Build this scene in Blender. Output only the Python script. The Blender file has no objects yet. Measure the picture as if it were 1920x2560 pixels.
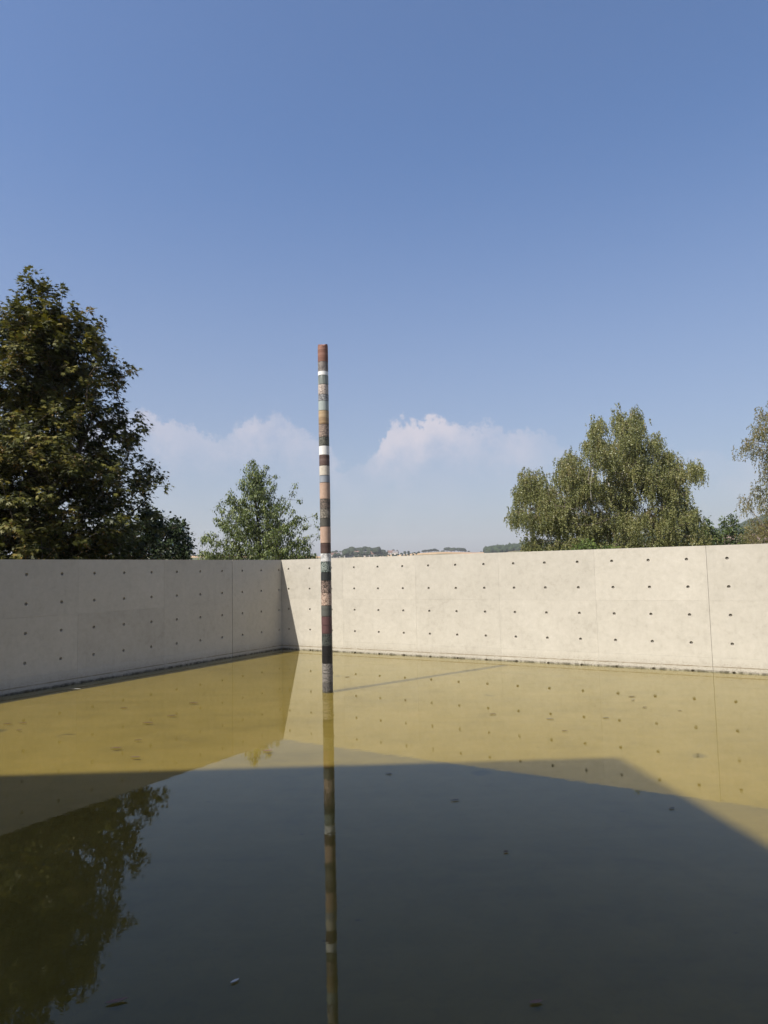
import bpy, bmesh, math, random
import numpy as np
from mathutils import Vector, Matrix

random.seed(7)
RNG = np.random.default_rng(11)
SC = bpy.context.scene
COL = SC.collection

# ------------------------------------------------------------------ camera
F_PX, PITCH, ROLL, EYE = 1742.65, 0.08284, -0.02171, 1.73
cam_d = bpy.data.cameras.new('camera')
cam_d.sensor_fit = 'HORIZONTAL'
cam_d.sensor_width = 36.0
cam_d.lens = F_PX / 1920 * 36
cam_d.clip_start = 0.05
cam_d.clip_end = 20000
cam = bpy.data.objects.new('camera', cam_d)
COL.objects.link(cam)
_e_u = Vector((0, -math.sin(PITCH), math.cos(PITCH)))
_fwd = Vector((0, math.cos(PITCH), math.sin(PITCH)))
_r = Vector((1, 0, 0)) * math.cos(ROLL) + _e_u * math.sin(ROLL)
_u = Vector((-1, 0, 0)) * math.sin(ROLL) + _e_u * math.cos(ROLL)
cam.matrix_world = Matrix(((_r.x, _u.x, -_fwd.x, 0), (_r.y, _u.y, -_fwd.y, 0), (_r.z, _u.z, -_fwd.z, EYE), (0, 0, 0, 1)))
SC.camera = cam

# ------------------------------------------------------------------ sky, sun, exposure
SUN_EL = math.radians(53.4)
SUN_H = Vector((0.777, 0.629))            # the way the light travels, seen from above
SUN_AZ = math.atan2(-SUN_H.x, -SUN_H.y)
world = bpy.data.worlds.new('World')
SC.world = world
world.use_nodes = True
SC.view_settings.view_transform = 'Standard'
SC.view_settings.look = 'None'
EXPO = 0.68
SC.view_settings.exposure = EXPO
SC.view_settings.gamma = 1.0
SC.view_settings.use_curve_mapping = False
SKY_STRENGTH = 0.104


class NB:
    """small node-graph helper"""
    def __init__(self, tree):
        self.t = tree
        tree.nodes.clear()

    def n(self, typ, **kw):
        nd = self.t.nodes.new(typ)
        for k, v in kw.items():
            setattr(nd, k, v)
        return nd

    def put(self, sock, v):
        if v is None:
            return
        if isinstance(v, bpy.types.NodeSocket):
            self.t.links.new(v, sock)
        elif isinstance(v, (tuple, list)):
            if len(v) == 3 and len(sock.default_value) == 4:
                v = (*v, 1)
            sock.default_value = v
        else:
            sock.default_value = v

    def math(self, op, a, b=None, c=None, clamp=False):
        nd = self.n('ShaderNodeMath', operation=op, use_clamp=clamp)
        self.put(nd.inputs[0], a)
        self.put(nd.inputs[1], b)
        self.put(nd.inputs[2], c)
        return nd.outputs[0]

    def vmath(self, op, a, b=None):
        nd = self.n('ShaderNodeVectorMath', operation=op)
        self.put(nd.inputs[0], a)
        self.put(nd.inputs[1], b)
        return nd.outputs[0]

    def noise(self, vec, scale, detail=3, rough=0.55, dist=0.0):
        nd = self.n('ShaderNodeTexNoise')
        self.put(nd.inputs['Vector'], vec)
        nd.inputs['Scale'].default_value = scale
        nd.inputs['Detail'].default_value = detail
        nd.inputs['Roughness'].default_value = rough
        nd.inputs['Distortion'].default_value = dist
        return nd.outputs[0]

    def voro(self, vec, scale, feature='F1', out='Distance'):
        nd = self.n('ShaderNodeTexVoronoi', feature=feature)
        self.put(nd.inputs['Vector'], vec)
        nd.inputs['Scale'].default_value = scale
        return nd.outputs[out]

    def ramp(self, fac, stops, interp='LINEAR'):
        nd = self.n('ShaderNodeValToRGB')
        nd.color_ramp.interpolation = interp
        els = nd.color_ramp.elements
        while len(els) < len(stops):
            els.new(0.5)
        for e, (p, c) in zip(els, stops):
            e.position = p
            e.color = (*c, 1) if len(c) == 3 else c
        self.put(nd.inputs[0], fac)
        return nd.outputs[0]

    def smooth(self, v, a, b, lo=0.0, hi=1.0):
        nd = self.n('ShaderNodeMapRange', interpolation_type='SMOOTHSTEP')
        self.put(nd.inputs[0], v)
        for i, x in zip((1, 2, 3, 4), (a, b, lo, hi)):
            nd.inputs[i].default_value = x
        return nd.outputs[0]

    def mix(self, fac, a, b, blend='MIX'):
        nd = self.n('ShaderNodeMix', data_type='RGBA', blend_type=blend)
        self.put(nd.inputs[0], fac)
        self.put(nd.inputs[6], a)
        self.put(nd.inputs[7], b)
        return nd.outputs[2]

    def sep(self, vec):
        nd = self.n('ShaderNodeSeparateXYZ')
        self.put(nd.inputs[0], vec)
        return nd.outputs

    def comb(self, x, y, z):
        nd = self.n('ShaderNodeCombineXYZ')
        for s, v in zip(nd.inputs, (x, y, z)):
            self.put(s, v)
        return nd.outputs[0]

    def curve(self, v, pts):
        nd = self.n('ShaderNodeFloatCurve')
        c = nd.mapping.curves[0]
        while len(c.points) < len(pts):
            c.points.new(0.5, 0.5)
        for q, (x, y) in zip(c.points, pts):
            q.location = (x, y)
        nd.mapping.update()
        self.put(nd.inputs['Value'], v)
        return nd.outputs[0]


def build_world():
    b = NB(world.node_tree)
    sky = b.n('ShaderNodeTexSky', sky_type='NISHITA', sun_disc=False)
    sky.sun_elevation = SUN_EL
    sky.sun_rotation = SUN_AZ % (2 * math.pi)
    sky.altitude = 150
    sky.air_density = 1.0
    sky.dust_density = 2.0
    sky.ozone_density = 2.6
    d = b.n('ShaderNodeTexCoord').outputs['Generated']
    d = b.vmath('NORMALIZE', d)
    x, y, z = b.sep(d)
    az = b.math('ARCTAN2', x, y)
    el = b.math('ARCSINE', z)
    # bank of fair-weather cloud all round the horizon; tops rise and fall with bearing
    D = math.pi / 180
    tops = [(-40, .19), (-30, .215), (-24, .20), (-20.6, .227), (-17.9, .2105), (-15.5, .206), (-14.2, .196), (-11.7, .213), (-9.8, .218), (-8.8, .230), (-7.8, .216),
            (-6.5, .204), (-4.5, .184), (-2.6, .150), (-1.2, .168), (1.5, .207), (3.2, .210), (4.5, .219), (5.6, .208), (8.1, .202), (11.3, .192),
            (13.8, .178), (17, .155), (22, .16), (30, .13), (40, .17)]
    u = b.n('ShaderNodeMapRange')
    b.put(u.inputs[0], az)
    for i, v in zip((1, 2, 3, 4), (-40 * D, 40 * D, 0, 1)):
        u.inputs[i].default_value = v
    uo = u.outputs[0]
    top = b.math('MULTIPLY', b.curve(uo, [((a + 40) / 80, t / .3) for a, t in tops]), .3)
    amt = b.curve(uo, [((a + 40) / 80, t) for a, t in [(-40, .4), (-24, .5), (-20, .52), (-14, .34), (-11, .56), (-8.5, .46), (-5, .36), (-2.5, .28), (0, .68), (4, .78), (7, .52), (11, .42), (14, .2), (18, .12), (26, .2), (40, .4)]])
    n1 = b.noise(d, 24, 7, .66)
    n2 = b.noise(d, 60, 6, .68)
    edge = b.math('ADD', b.math('MULTIPLY', b.math('SUBTRACT', n1, .5), .075), b.math('MULTIPLY', b.math('SUBTRACT', n2, .5), .045))
    dep = b.math('SUBTRACT', b.math('ADD', top, edge), el)          # how far below the cloud top
    body = b.smooth(dep, -0.002, 0.011)
    fade = b.smooth(dep, 0.006, 0.085, 1.0, 0.16)
    bottom = b.smooth(el, 0.02, 0.11, 0.45, 1.0)
    soft = b.smooth(b.noise(d, 13, 5, .65), .32, .62, .35, 1.0)
    m = b.math('MULTIPLY', b.math('MULTIPLY', body, fade), b.math('MULTIPLY', amt, bottom))
    m = b.math('MULTIPLY', m, soft, clamp=True)
    K = 1 / (SKY_STRENGTH * 2 ** EXPO)
    cloud = (0.75 * K, 0.695 * K, 0.74 * K)
    # the day's dry summer haze greys the blue of the sky, most of all low down
    hz = b.smooth(el, 0.0, 0.6, 0.62, 0.06)
    veil = (0.385 * K, 0.39 * K, 0.45 * K)
    hs = b.n('ShaderNodeHueSaturation')
    hs.inputs['Saturation'].default_value = 1.18
    hs.inputs['Hue'].default_value = .504
    b.put(hs.inputs['Color'], sky.outputs[0])
    base = b.mix(hz, hs.outputs[0], veil)
    col = b.mix(m, base, cloud)
    bg = b.n('ShaderNodeBackground')
    b.put(bg.inputs[0], col)
    bg.inputs[1].default_value = SKY_STRENGTH
    out = b.n('ShaderNodeOutputWorld')
    b.put(out.inputs[0], bg.outputs[0])


build_world()

sun_d = bpy.data.lights.new('sun', 'SUN')
sun_d.energy = 5.0
sun_d.angle = math.radians(0.7)
sun_d.color = (1.0, 0.935, 0.835)
sun = bpy.data.objects.new('sun', sun_d)
COL.objects.link(sun)
sun.location = (-20, -16, 40)
_sd = Vector((SUN_H.x * math.cos(SUN_EL), SUN_H.y * math.cos(SUN_EL), -math.sin(SUN_EL)))
sun.rotation_euler = _sd.to_track_quat('-Z', 'Y').to_euler()


# ------------------------------------------------------------------ helpers
def ray(px, py):
    a = (px - 960) / F_PX
    bb = -(py - 1280) / F_PX
    X = a * math.cos(ROLL) - bb * math.sin(ROLL)
    U = a * math.sin(ROLL) + bb * math.cos(ROLL)
    return np.array([X, math.cos(PITCH) - U * math.sin(PITCH), math.sin(PITCH) + U * math.cos(PITCH)])


def spot(px, py, dist):
    """world point at a horizontal range from the viewpoint"""
    r = ray(px, py)
    k = dist / math.hypot(r[0], r[1])
    return np.array([r[0] * k, r[1] * k, EYE + r[2] * k])


def on_water(px, py, z=0.0):
    r = ray(px, py)
    k = (z - EYE) / r[2]
    return Vector((r[0] * k, r[1] * k, z))


def azslope(px, py):
    r = ray(px, py)
    return math.atan2(r[0], r[1]), r[2] / math.hypot(r[0], r[1])


def link(name, mesh, mat=None, parent=None, loc=None):
    o = bpy.data.objects.new(name, mesh)
    COL.objects.link(o)
    if mat is not None and mesh is not None and not mesh.materials:
        mesh.materials.append(mat)
    if parent is not None:
        o.parent = parent
    if loc is not None:
        o.location = loc
    return o


def empty(name, loc=(0, 0, 0), rz=0.0):
    o = bpy.data.objects.new(name, None)
    COL.objects.link(o)
    o.empty_display_size = 0.3
    o.location = loc
    o.rotation_euler = (0, 0, rz)
    return o


def tag(o, label=None, cat=None, group=None, kind=None):
    if label:
        o['label'] = label
    if cat:
        o['category'] = cat
    if group:
        o['group'] = group
    if kind:
        o['kind'] = kind
    return o


def mesh_py(name, verts, faces, smooth=False):
    m = bpy.data.meshes.new(name)
    m.from_pydata([tuple(v) for v in verts], [], faces)
    m.update()
    if smooth:
        m.polygons.foreach_set('use_smooth', [True] * len(m.polygons))
    return m


def mesh_np(name, verts, faces, rnd=None, smooth=False):
    """verts (n,3), faces (m,k) arrays of equal-sided faces; rnd: one value per face"""
    m = bpy.data.meshes.new(name)
    verts = np.asarray(verts, np.float32)
    faces = np.asarray(faces, np.int32)
    k = faces.shape[1]
    m.vertices.add(len(verts))
    m.vertices.foreach_set('co', verts.ravel())
    m.loops.add(faces.size)
    m.loops.foreach_set('vertex_index', faces.ravel())
    m.polygons.add(len(faces))
    m.polygons.foreach_set('loop_start', np.arange(0, faces.size, k, dtype=np.int32))
    m.polygons.foreach_set('loop_total', np.full(len(faces), k, np.int32))
    if smooth:
        m.polygons.foreach_set('use_smooth', np.ones(len(faces), bool))
    if rnd is not None:
        a = m.attributes.new('rnd', 'FLOAT', 'FACE')
        a.data.foreach_set('value', np.asarray(rnd, np.float32))
    m.update(calc_edges=True)
    m.validate()
    return m


def box(verts, faces, x0, x1, y0, y1, z0, z1):
    i = len(verts)
    verts += [(x0, y0, z0), (x1, y0, z0), (x1, y1, z0), (x0, y1, z0), (x0, y0, z1), (x1, y0, z1), (x1, y1, z1), (x0, y1, z1)]
    faces += [(i, i + 3, i + 2, i + 1), (i + 4, i + 5, i + 6, i + 7), (i, i + 1, i + 5, i + 4), (i + 1, i + 2, i + 6, i + 5), (i + 2, i + 3, i + 7, i + 6), (i + 3, i, i + 4, i + 7)]


def box_mesh(name, *a):
    v, f = [], []
    box(v, f, *a)
    return mesh_py(name, v, f)


def prism(name, poly, z0, z1):
    n = len(poly)
    v = [(x, y, z0) for x, y in poly] + [(x, y, z1) for x, y in poly]
    f = [tuple(range(n - 1, -1, -1)), tuple(range(n, 2 * n))]
    f += [(i, (i + 1) % n, n + (i + 1) % n, n + i) for i in range(n)]
    return mesh_py(name, v, f)


# ------------------------------------------------------------------ materials
def new_mat(name):
    m = bpy.data.materials.new(name)
    m.use_nodes = True
    b = NB(m.node_tree)
    out = b.n('ShaderNodeOutputMaterial')
    return m, b, out


def principled(b, out, col, rough=0.8, spec=0.3, normal=None):
    p = b.n('ShaderNodeBsdfPrincipled')
    b.put(p.inputs['Base Color'], col)
    b.put(p.inputs['Roughness'], rough)
    b.put(p.inputs['Specular IOR Level'], spec)
    if normal is not None:
        b.put(p.inputs['Normal'], normal)
    b.put(out.inputs[0], p.outputs[0])
    return p


def bump(b, h, strength, dist):
    nd = b.n('ShaderNodeBump')
    nd.inputs['Strength'].default_value = strength
    nd.inputs['Distance'].default_value = dist
    b.put(nd.inputs['Height'], h)
    return nd.outputs[0]


def concrete_mat():
    m, b, out = new_mat('fair_faced_concrete')
    pos = b.n('ShaderNodeNewGeometry').outputs['Position']
    rnd = b.n('ShaderNodeObjectInfo').outputs['Random']
    z = b.sep(pos)[2]
    big = b.noise(pos, 1.6, 5, .65, .4)
    mid = b.noise(pos, 11, 6, .72, .3)
    fine = b.noise(pos, 55, 4, .6)
    blot = b.math('ADD', b.math('MULTIPLY', big, .38), b.math('MULTIPLY', mid, .62))
    base = b.ramp(blot, [(.34, (.352, .331, .285)), (.46, (.402, .379, .328)), (.55, (.426, .402, .35)), (.68, (.462, .438, .385))])
    # trowel marks and water runs, drawn out along the wall's height
    streak = b.noise(b.vmath('MULTIPLY', pos, (6, 6, .8)), 1.6, 4, .6)
    base = b.mix(b.smooth(streak, .54, .72, 0, .16), base, (.30, .285, .245))
    base = b.mix(b.smooth(fine, .5, .72, 0, .22), base, (.33, .31, .27))
    tone = b.math('ADD', .955, b.math('MULTIPLY', rnd, .085))
    base = b.mix(1.0, base, b.comb(tone, tone, tone), 'MULTIPLY')
    # small blow holes
    v = b.voro(pos, 26)
    hole_gate = b.smooth(b.noise(pos, 9, 2), .56, .66)
    pits = b.math('MULTIPLY', b.smooth(v, .05, .09, 1, 0), hole_gate)
    base = b.mix(b.math('MULTIPLY', pits, .55), base, (.17, .16, .14))
    # tide marks left by the pool: a dark wet rim, a thin old line above it, specks of dry algae
    wob = b.math('MULTIPLY', b.math('SUBTRACT', b.noise(pos, 5, 4, .7), .5), .03)
    zz = b.math('ADD', z, wob)
    rim = b.math('MULTIPLY', b.smooth(zz, .010, .034, 1, 0), b.smooth(b.noise(pos, 12, 5, .75), .36, .6, .2, .95))
    line = b.math('MULTIPLY', b.smooth(b.math('ABSOLUTE', b.math('ADD', b.math('SUBTRACT', z, .078), b.math('MULTIPLY', wob, .25))), .003, .011, 1, 0), b.smooth(b.noise(pos, 4.5, 4, .7), .34, .54, .3, 1.0))
    speck = b.math('MULTIPLY', b.smooth(b.noise(pos, 70, 3, .7), .53, .64), b.smooth(z, .06, .2, 1.0, 0))
    damp = b.smooth(b.math('ADD', z, b.math('MULTIPLY', wob, 3)), .05, .24, .28, 0)
    base = b.mix(damp, base, (.29, .265, .215))
    base = b.mix(b.math('MULTIPLY', speck, .7), base, (.12, .105, .07))
    base = b.mix(line, base, (.19, .155, .105))
    base = b.mix(rim, base, (.075, .066, .046))
    h = b.math('ADD', b.math('MULTIPLY', fine, .35), b.math('SUBTRACT', b.math('MULTIPLY', mid, .9), b.math('MULTIPLY', pits, .8)))
    rough = b.smooth(mid, .35, .65, .55, .75)
    principled(b, out, base, rough, .35, bump(b, h, .35, .004))
    return m


def plug_mat():
    m, b, out = new_mat('tie_plug_mortar')
    pos = b.n('ShaderNodeNewGeometry').outputs['Position']
    col = b.ramp(b.noise(pos, 40, 4), [(.3, (.17, .16, .14)), (.7, (.28, .26, .23))])
    principled(b, out, col, .85, .2)
    return m


def water_mat():
    m, b, out = new_mat('still_water')
    pos = b.n('ShaderNodeNewGeometry').outputs['Position']
    w1 = b.noise(b.vmath('MULTIPLY', pos, (1, 1, 1)), .8, 1.5, .5)
    w2 = b.noise(b.vmath('MULTIPLY', pos, (1.0, 1.5, 1)), 9, 3, .6)
    calm = b.smooth(b.noise(pos, .35, 2), .38, .62, .35, 1)
    h = b.math('ADD', b.math('MULTIPLY', w1, 1.0), b.math('MULTIPLY', b.math('MULTIPLY', w2, calm), .45))
    nrm = bump(b, h, 1.0, .0006)
    fr = b.n('ShaderNodeFresnel')
    fr.inputs['IOR'].default_value = 1.34
    b.put(fr.inputs['Normal'], nrm)
    gl = b.n('ShaderNodeBsdfGlossy')
    gl.inputs['Roughness'].default_value = 0.0
    gl.inputs[0].default_value = (.97, .98, .89, 1)          # gloss colour tints the reflections slightly warm green
    b.put(gl.inputs['Normal'], nrm)
    tr = b.n('ShaderNodeBsdfTransparent')
    tr.inputs[0].default_value = (.86, .865, .70, 1)
    # fine suspended matter makes the pool slightly milky
    df = b.n('ShaderNodeBsdfDiffuse')
    df.inputs[0].default_value = (.13, .11, .05, 1)
    body = b.n('ShaderNodeMixShader')
    body.inputs[0].default_value = .05
    b.put(body.inputs[1], tr.outputs[0])
    b.put(body.inputs[2], df.outputs[0])
    mx = b.n('ShaderNodeMixShader')
    b.put(mx.inputs[0], fr.outputs[0])
    b.put(mx.inputs[1], body.outputs[0])
    b.put(mx.inputs[2], gl.outputs[0])
    b.put(out.inputs[0], mx.outputs[0])
    return m


def floor_mat():
    m, b, out = new_mat('algae_silted_pool_floor')
    pos = b.n('ShaderNodeNewGeometry').outputs['Position']
    n1 = b.noise(pos, .55, 5, .6, .5)
    n2 = b.noise(pos, 3.2, 5, .65, .6)
    n3 = b.noise(pos, 26, 3, .6)
    streak = b.noise(b.vmath('MULTIPLY', pos, (.5, 2.2, 1)), 1.3, 5, .65, .4)
    f = b.math('ADD', b.math('MULTIPLY', n1, .4), b.math('ADD', b.math('MULTIPLY', n2, .3), b.math('MULTIPLY', streak, .3)))
    col = b.ramp(f, [(.34, (.136, .099, .027)), (.46, (.182, .136, .040)), (.55, (.206, .154, .049)), (.68, (.235, .172, .070))])
    col = b.mix(b.smooth(n3, .5, .75, 0, .22), col, (.12, .09, .034))
    # loose dark patches of weed
    spots = b.math('MULTIPLY', b.smooth(b.voro(pos, .95), .06, .13, 1, 0), b.smooth(n2, .42, .6))
    col = b.mix(b.math('MULTIPLY', spots, .65), col, (.035, .03, .018))
    leaf = b.smooth(b.voro(b.vmath('MULTIPLY', pos, (1, 1.7, 1)), 2.1), .02, .045, .6, 0)
    col = b.mix(leaf, col, (.06, .045, .022))
    principled(b, out, col, .9, .1)
    return m


def foliage_mat(name, stops, trans=.28, gloss=.22):
    m, b, out = new_mat(name)
    at = b.n('ShaderNodeAttribute', attribute_name='rnd')
    pos = b.n('ShaderNodeNewGeometry').outputs['Position']
    v = b.math('ADD', b.math('MULTIPLY', at.outputs['Fac'], .62), b.math('MULTIPLY', b.noise(pos, .9, 3), .38))
    col = b.ramp(v, stops)
    df = b.n('ShaderNodeBsdfDiffuse')
    b.put(df.inputs[0], col)
    tl = b.n('ShaderNodeBsdfTranslucent')
    b.put(tl.inputs[0], b.mix(1.0, col, (1.25, 1.15, .5), 'MULTIPLY'))
    mx = b.n('ShaderNodeMixShader')
    mx.inputs[0].default_value = trans
    b.put(mx.inputs[1], df.outputs[0])
    b.put(mx.inputs[2], tl.outputs[0])
    gl = b.n('ShaderNodeBsdfGlossy')
    gl.inputs['Roughness'].default_value = .42
    gl.inputs[0].default_value = (.9, .95, .9, 1)
    fr = b.n('ShaderNodeFresnel')
    fr.inputs['IOR'].default_value = 1.4
    m2 = b.n('ShaderNodeMixShader')
    b.put(m2.inputs[0], b.math('MULTIPLY', fr.outputs[0], gloss * 2))
    b.put(m2.inputs[1], mx.outputs[0])
    b.put(m2.inputs[2], gl.outputs[0])
    b.put(out.inputs[0], m2.outputs[0])
    return m


def bark_mat(name, c0, c1, patches=None):
    m, b, out = new_mat(name)
    pos = b.n('ShaderNodeNewGeometry').outputs['Position']
    f = b.noise(b.vmath('MULTIPLY', pos, (4, 4, 1.2)), 4, 5, .7)
    col = b.ramp(f, [(.35, c0), (.65, c1)])
    if patches:
        g = b.smooth(b.noise(b.vmath('MULTIPLY', pos, (1.5, 1.5, 5)), 2.4, 4, .7), .55, .62)
        col = b.mix(g, col, patches)
    principled(b, out, col, .9, .15, bump(b, f, .5, .02))
    return m


def plain_mat(name, c, rough=.8, spec=.3, var=.15, scale=3.0):
    m, b, out = new_mat(name)
    pos = b.n('ShaderNodeTexCoord').outputs['Object']
    lo = tuple(x * (1 - var) for x in c)
    hi = tuple(min(1, x * (1 + var)) for x in c)
    principled(b, out, b.ramp(b.noise(pos, scale, 5, .6), [(.3, lo), (.7, hi)]), rough, spec)
    return m


def stone_mat(name, kind, cols, scale=60, seed=0.0, rough=.45):
    """cols: dark to light, linear"""
    m, b, out = new_mat(name)
    pos = b.n('ShaderNodeTexCoord').outputs['Object']
    pos = b.vmath('ADD', pos, (seed * 1.7, seed * 2.3, seed * 3.1))
    def mute(c):
        g = .3 * c[0] + .55 * c[1] + .15 * c[2]
        return tuple(.88 * (x + (g - x) * .3) for x in c)
    cols = [mute(c) for c in cols]
    n = len(cols)
    def spread(f, lo, hi):
        return b.ramp(f, [(lo + (hi - lo) * i / max(1, n - 1), c) for i, c in enumerate(cols)])
    if kind == 'speckle':
        v = b.n('ShaderNodeTexVoronoi')
        b.put(v.inputs['Vector'], pos)
        v.inputs['Scale'].default_value = scale
        g = b.sep(v.outputs['Color'])[0]
        f = b.math('ADD', b.math('MULTIPLY', g, .6), b.math('MULTIPLY', b.noise(pos, scale * .6, 4, .7), .4))
        col = spread(f, .25, .72)
    elif kind == 'band':
        wob = b.noise(b.vmath('MULTIPLY', pos, (2, 2, 6)), 3, 4, .6)
        z = b.sep(pos)[2]
        w = b.noise(b.comb(0.0, b.math('MULTIPLY', wob, .05), b.math('ADD', z, b.math('MULTIPLY', wob, .05))), scale, 4, .65)
        f = b.math('ADD', b.math('MULTIPLY', w, .85), b.math('MULTIPLY', b.noise(pos, 90, 3), .15))
        col = spread(f, .33, .67)
    elif kind == 'stripe':
        wob = b.noise(pos, 6, 3, .6)
        w = b.noise(b.vmath('MULTIPLY', b.vmath('ADD', pos, b.comb(b.math('MULTIPLY', wob, .03), 0.0, 0.0)), (1, 1, .12)), scale, 3, .6)
        col = spread(w, .36, .64)
    elif kind == 'vein':
        w = b.noise(b.vmath('MULTIPLY', pos, (1, 1, 2.2)), scale * .3, 5, .65, 1.6)
        f = b.math('ABSOLUTE', b.math('SUBTRACT', w, .5))
        f = b.math('ADD', b.smooth(f, 0, .09, .85, 0), b.math('MULTIPLY', b.noise(pos, scale, 4, .7), .35))
        col = spread(f, .1, .95)
    elif kind == 'mottle':
        f = b.noise(pos, scale, 6, .72, .5)
        col = spread(f, .36, .64)
    else:
        f = b.noise(pos, scale, 4, .6)
        col = spread(f, .3, .7)
    principled(b, out, col, rough, .35, bump(b, b.noise(pos, 140, 3), .2, .002))
    return m


M = {}
M['concrete'] = concrete_mat()
M['plug'] = plug_mat()
M['water'] = water_mat()
M['floor'] = floor_mat()
M['joint'] = plain_mat('dark_joint_mortar', (.06, .055, .05), .9, .1)
M['bark'] = bark_mat('brown_bark', (.03, .024, .018), (.085, .07, .055))
M['birch_bark'] = bark_mat('white_birch_bark', (.22, .20, .175), (.42, .39, .35), (.05, .042, .035))
M['twig'] = bark_mat('birch_twig', (.06, .045, .035), (.17, .14, .11))
M['maple_leaf'] = foliage_mat('maple_leaves', [(.22, (.014, .018, .006)), (.42, (.045, .05, .012)), (.58, (.11, .108, .024)), (.72, (.175, .15, .038)), (.84, (.15, .085, .03))], .32, .14)
M['seed'] = foliage_mat('maple_seeds', [(.3, (.17, .10, .035)), (.7, (.36, .23, .10))], .3, .1)
M['dark_leaf'] = foliage_mat('dark_leaves', [(.3, (.010, .018, .008)), (.7, (.032, .048, .016))], .15, .2)
M['cherry_leaf'] = foliage_mat('cherry_leaves', [(.28, (.042, .062, .015)), (.5, (.098, .128, .03)), (.75, (.155, .175, .05))], .28, .3)
M['birch_leaf'] = foliage_mat('birch_leaves', [(.28, (.105, .118, .045)), (.5, (.2, .21, .08)), (.68, (.265, .255, .11)), (.85, (.28, .22, .12))], .38, .1)
M['birch_leaf_dry'] = foliage_mat('dry_birch_leaves', [(.28, (.085, .09, .032)), (.5, (.175, .165, .065)), (.75, (.25, .205, .095))], .34, .1)
M['bush_leaf'] = foliage_mat('bush_leaves', [(.3, (.03, .05, .016)), (.5, (.065, .095, .028)), (.75, (.115, .135, .04))], .28, .2)
M['shrub_leaf'] = foliage_mat('fresh_shrub_leaves', [(.3, (.05, .085, .018)), (.7, (.14, .18, .045))], .3, .2)
M['far_leaf'] = plain_mat('far_crowns', (.028, .038, .02), .95, .05, .45, .25)
M['wood'] = plain_mat('woodland_crowns', (.03, .042, .02), .95, .05, .5, .12)
M['terrace'] = plain_mat('terrace_paving', (.38, .36, .32), .8, .3, .1, 2)

# ------------------------------------------------------------------ ground and pool
CORNER = Vector((-2.37294, 15.99392, 0))
AL, AR = 0.544052, 0.557088
DL = Vector((-math.sin(AL), -math.cos(AL), 0))     # from the corner along the left wall
DR = Vector((math.cos(AR), -math.sin(AR), 0))      # from the corner along the right wall
SKYLINE = [(-60, .022), (-32, .030), (-20, .0265), (-15.1, .0252), (-10.5, .0238), (-4.3, .0205), (1.2, .0212), (4.5, .0240), (7.8, .0215), (9.05, .0225),
           (11.3, .0262), (17.2, .031), (24.9, .0345), (27, .041), (28.9, .053), (34, .06), (60, .045)]
SAZ = np.array([a for a, s in SKYLINE])
SSL = np.array([s for a, s in SKYLINE])
CREST = 1600.0


def terrain_z(az_deg, d):
    az_deg = (az_deg + 180) % 360 - 180
    s = float(np.interp(az_deg, SAZ, SSL)) if -60 <= az_deg <= 60 else .022 + .023 * max(0, 1 - abs(az_deg - 60) / 60)
    t = min(1, max(0, (d - 130) / (1350 - 130)))
    t = t * t * (3 - 2 * t)
    dd = min(d, CREST)
    z = -.5 * (1 - t) + t * (EYE + s * dd)
    if d > CREST:
        z -= (d - CREST) * .006
    return z


def build_ground():
    azs = np.concatenate([np.arange(-180, -36, 6), np.arange(-36, 36, .75), np.arange(36, 180, 6)])
    ds = [6, 14, 25, 40, 60, 90, 130, 180, 250, 340, 450, 560, 680, 800, 920, 1020, 1100, 1180, 1260, 1340, 1420, 1500, 1560, 1600, 1660, 1800, 2200, 3000]
    v = [(0, 0, -.5)]
    rs = np.random.default_rng(3)
    for d in ds:
        for a in azs:
            r = math.radians(a)
            wob = 0 if d < 200 else (rs.random() - .5) * min(1.2, d * .001)
            v.append((math.sin(r) * d, math.cos(r) * d, terrain_z(a, d) + wob))
    n = len(azs)
    f = [(0, 1 + (j + 1) % n, 1 + j) for j in range(n)]
    for i in range(len(ds) - 1):
        for j in range(n):
            a = 1 + i * n + j
            c = 1 + i * n + (j + 1) % n
            f.append((a, c, c + n, a + n))
    m, b, out = new_mat('fields_and_meadow')
    pos = b.n('ShaderNodeNewGeometry').outputs['Position']
    warp = b.vmath('ADD', pos, b.vmath('MULTIPLY', b.n('ShaderNodeTexNoise').outputs['Color'], (40, 40, 0)))
    vo = b.n('ShaderNodeTexVoronoi')
    b.put(vo.inputs['Vector'], b.vmath('MULTIPLY', warp, (1, .45, 0)))
    vo.inputs['Scale'].default_value = .0085
    g = b.sep(vo.outputs['Color'])[0]
    field = b.ramp(g, [(0, (.36, .235, .125)), (.3, (.44, .30, .165)), (.45, (.25, .16, .11)), (.6, (.40, .275, .15)), (.75, (.12, .115, .055)), (.9, (.36, .25, .14))], 'CONSTANT')
    far_tone = b.mix(b.smooth(b.noise(pos, .02, 4), .4, .6, 0, .25), field, (.22, .16, .09))
    grass = b.ramp(b.noise(pos, .8, 5), [(.3, (.045, .06, .025)), (.7, (.10, .10, .045))])
    y = b.n('ShaderNodeVectorMath', operation='LENGTH')
    b.put(y.inputs[0], pos)
    col = b.mix(b.smooth(y.outputs['Value'], 1050, 1190), grass, far_tone)
    principled(b, out, col, .95, .1)
    o = link('ground', mesh_py('ground', v, f, True), m)
    tag(o, kind='structure')


build_ground()

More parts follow.
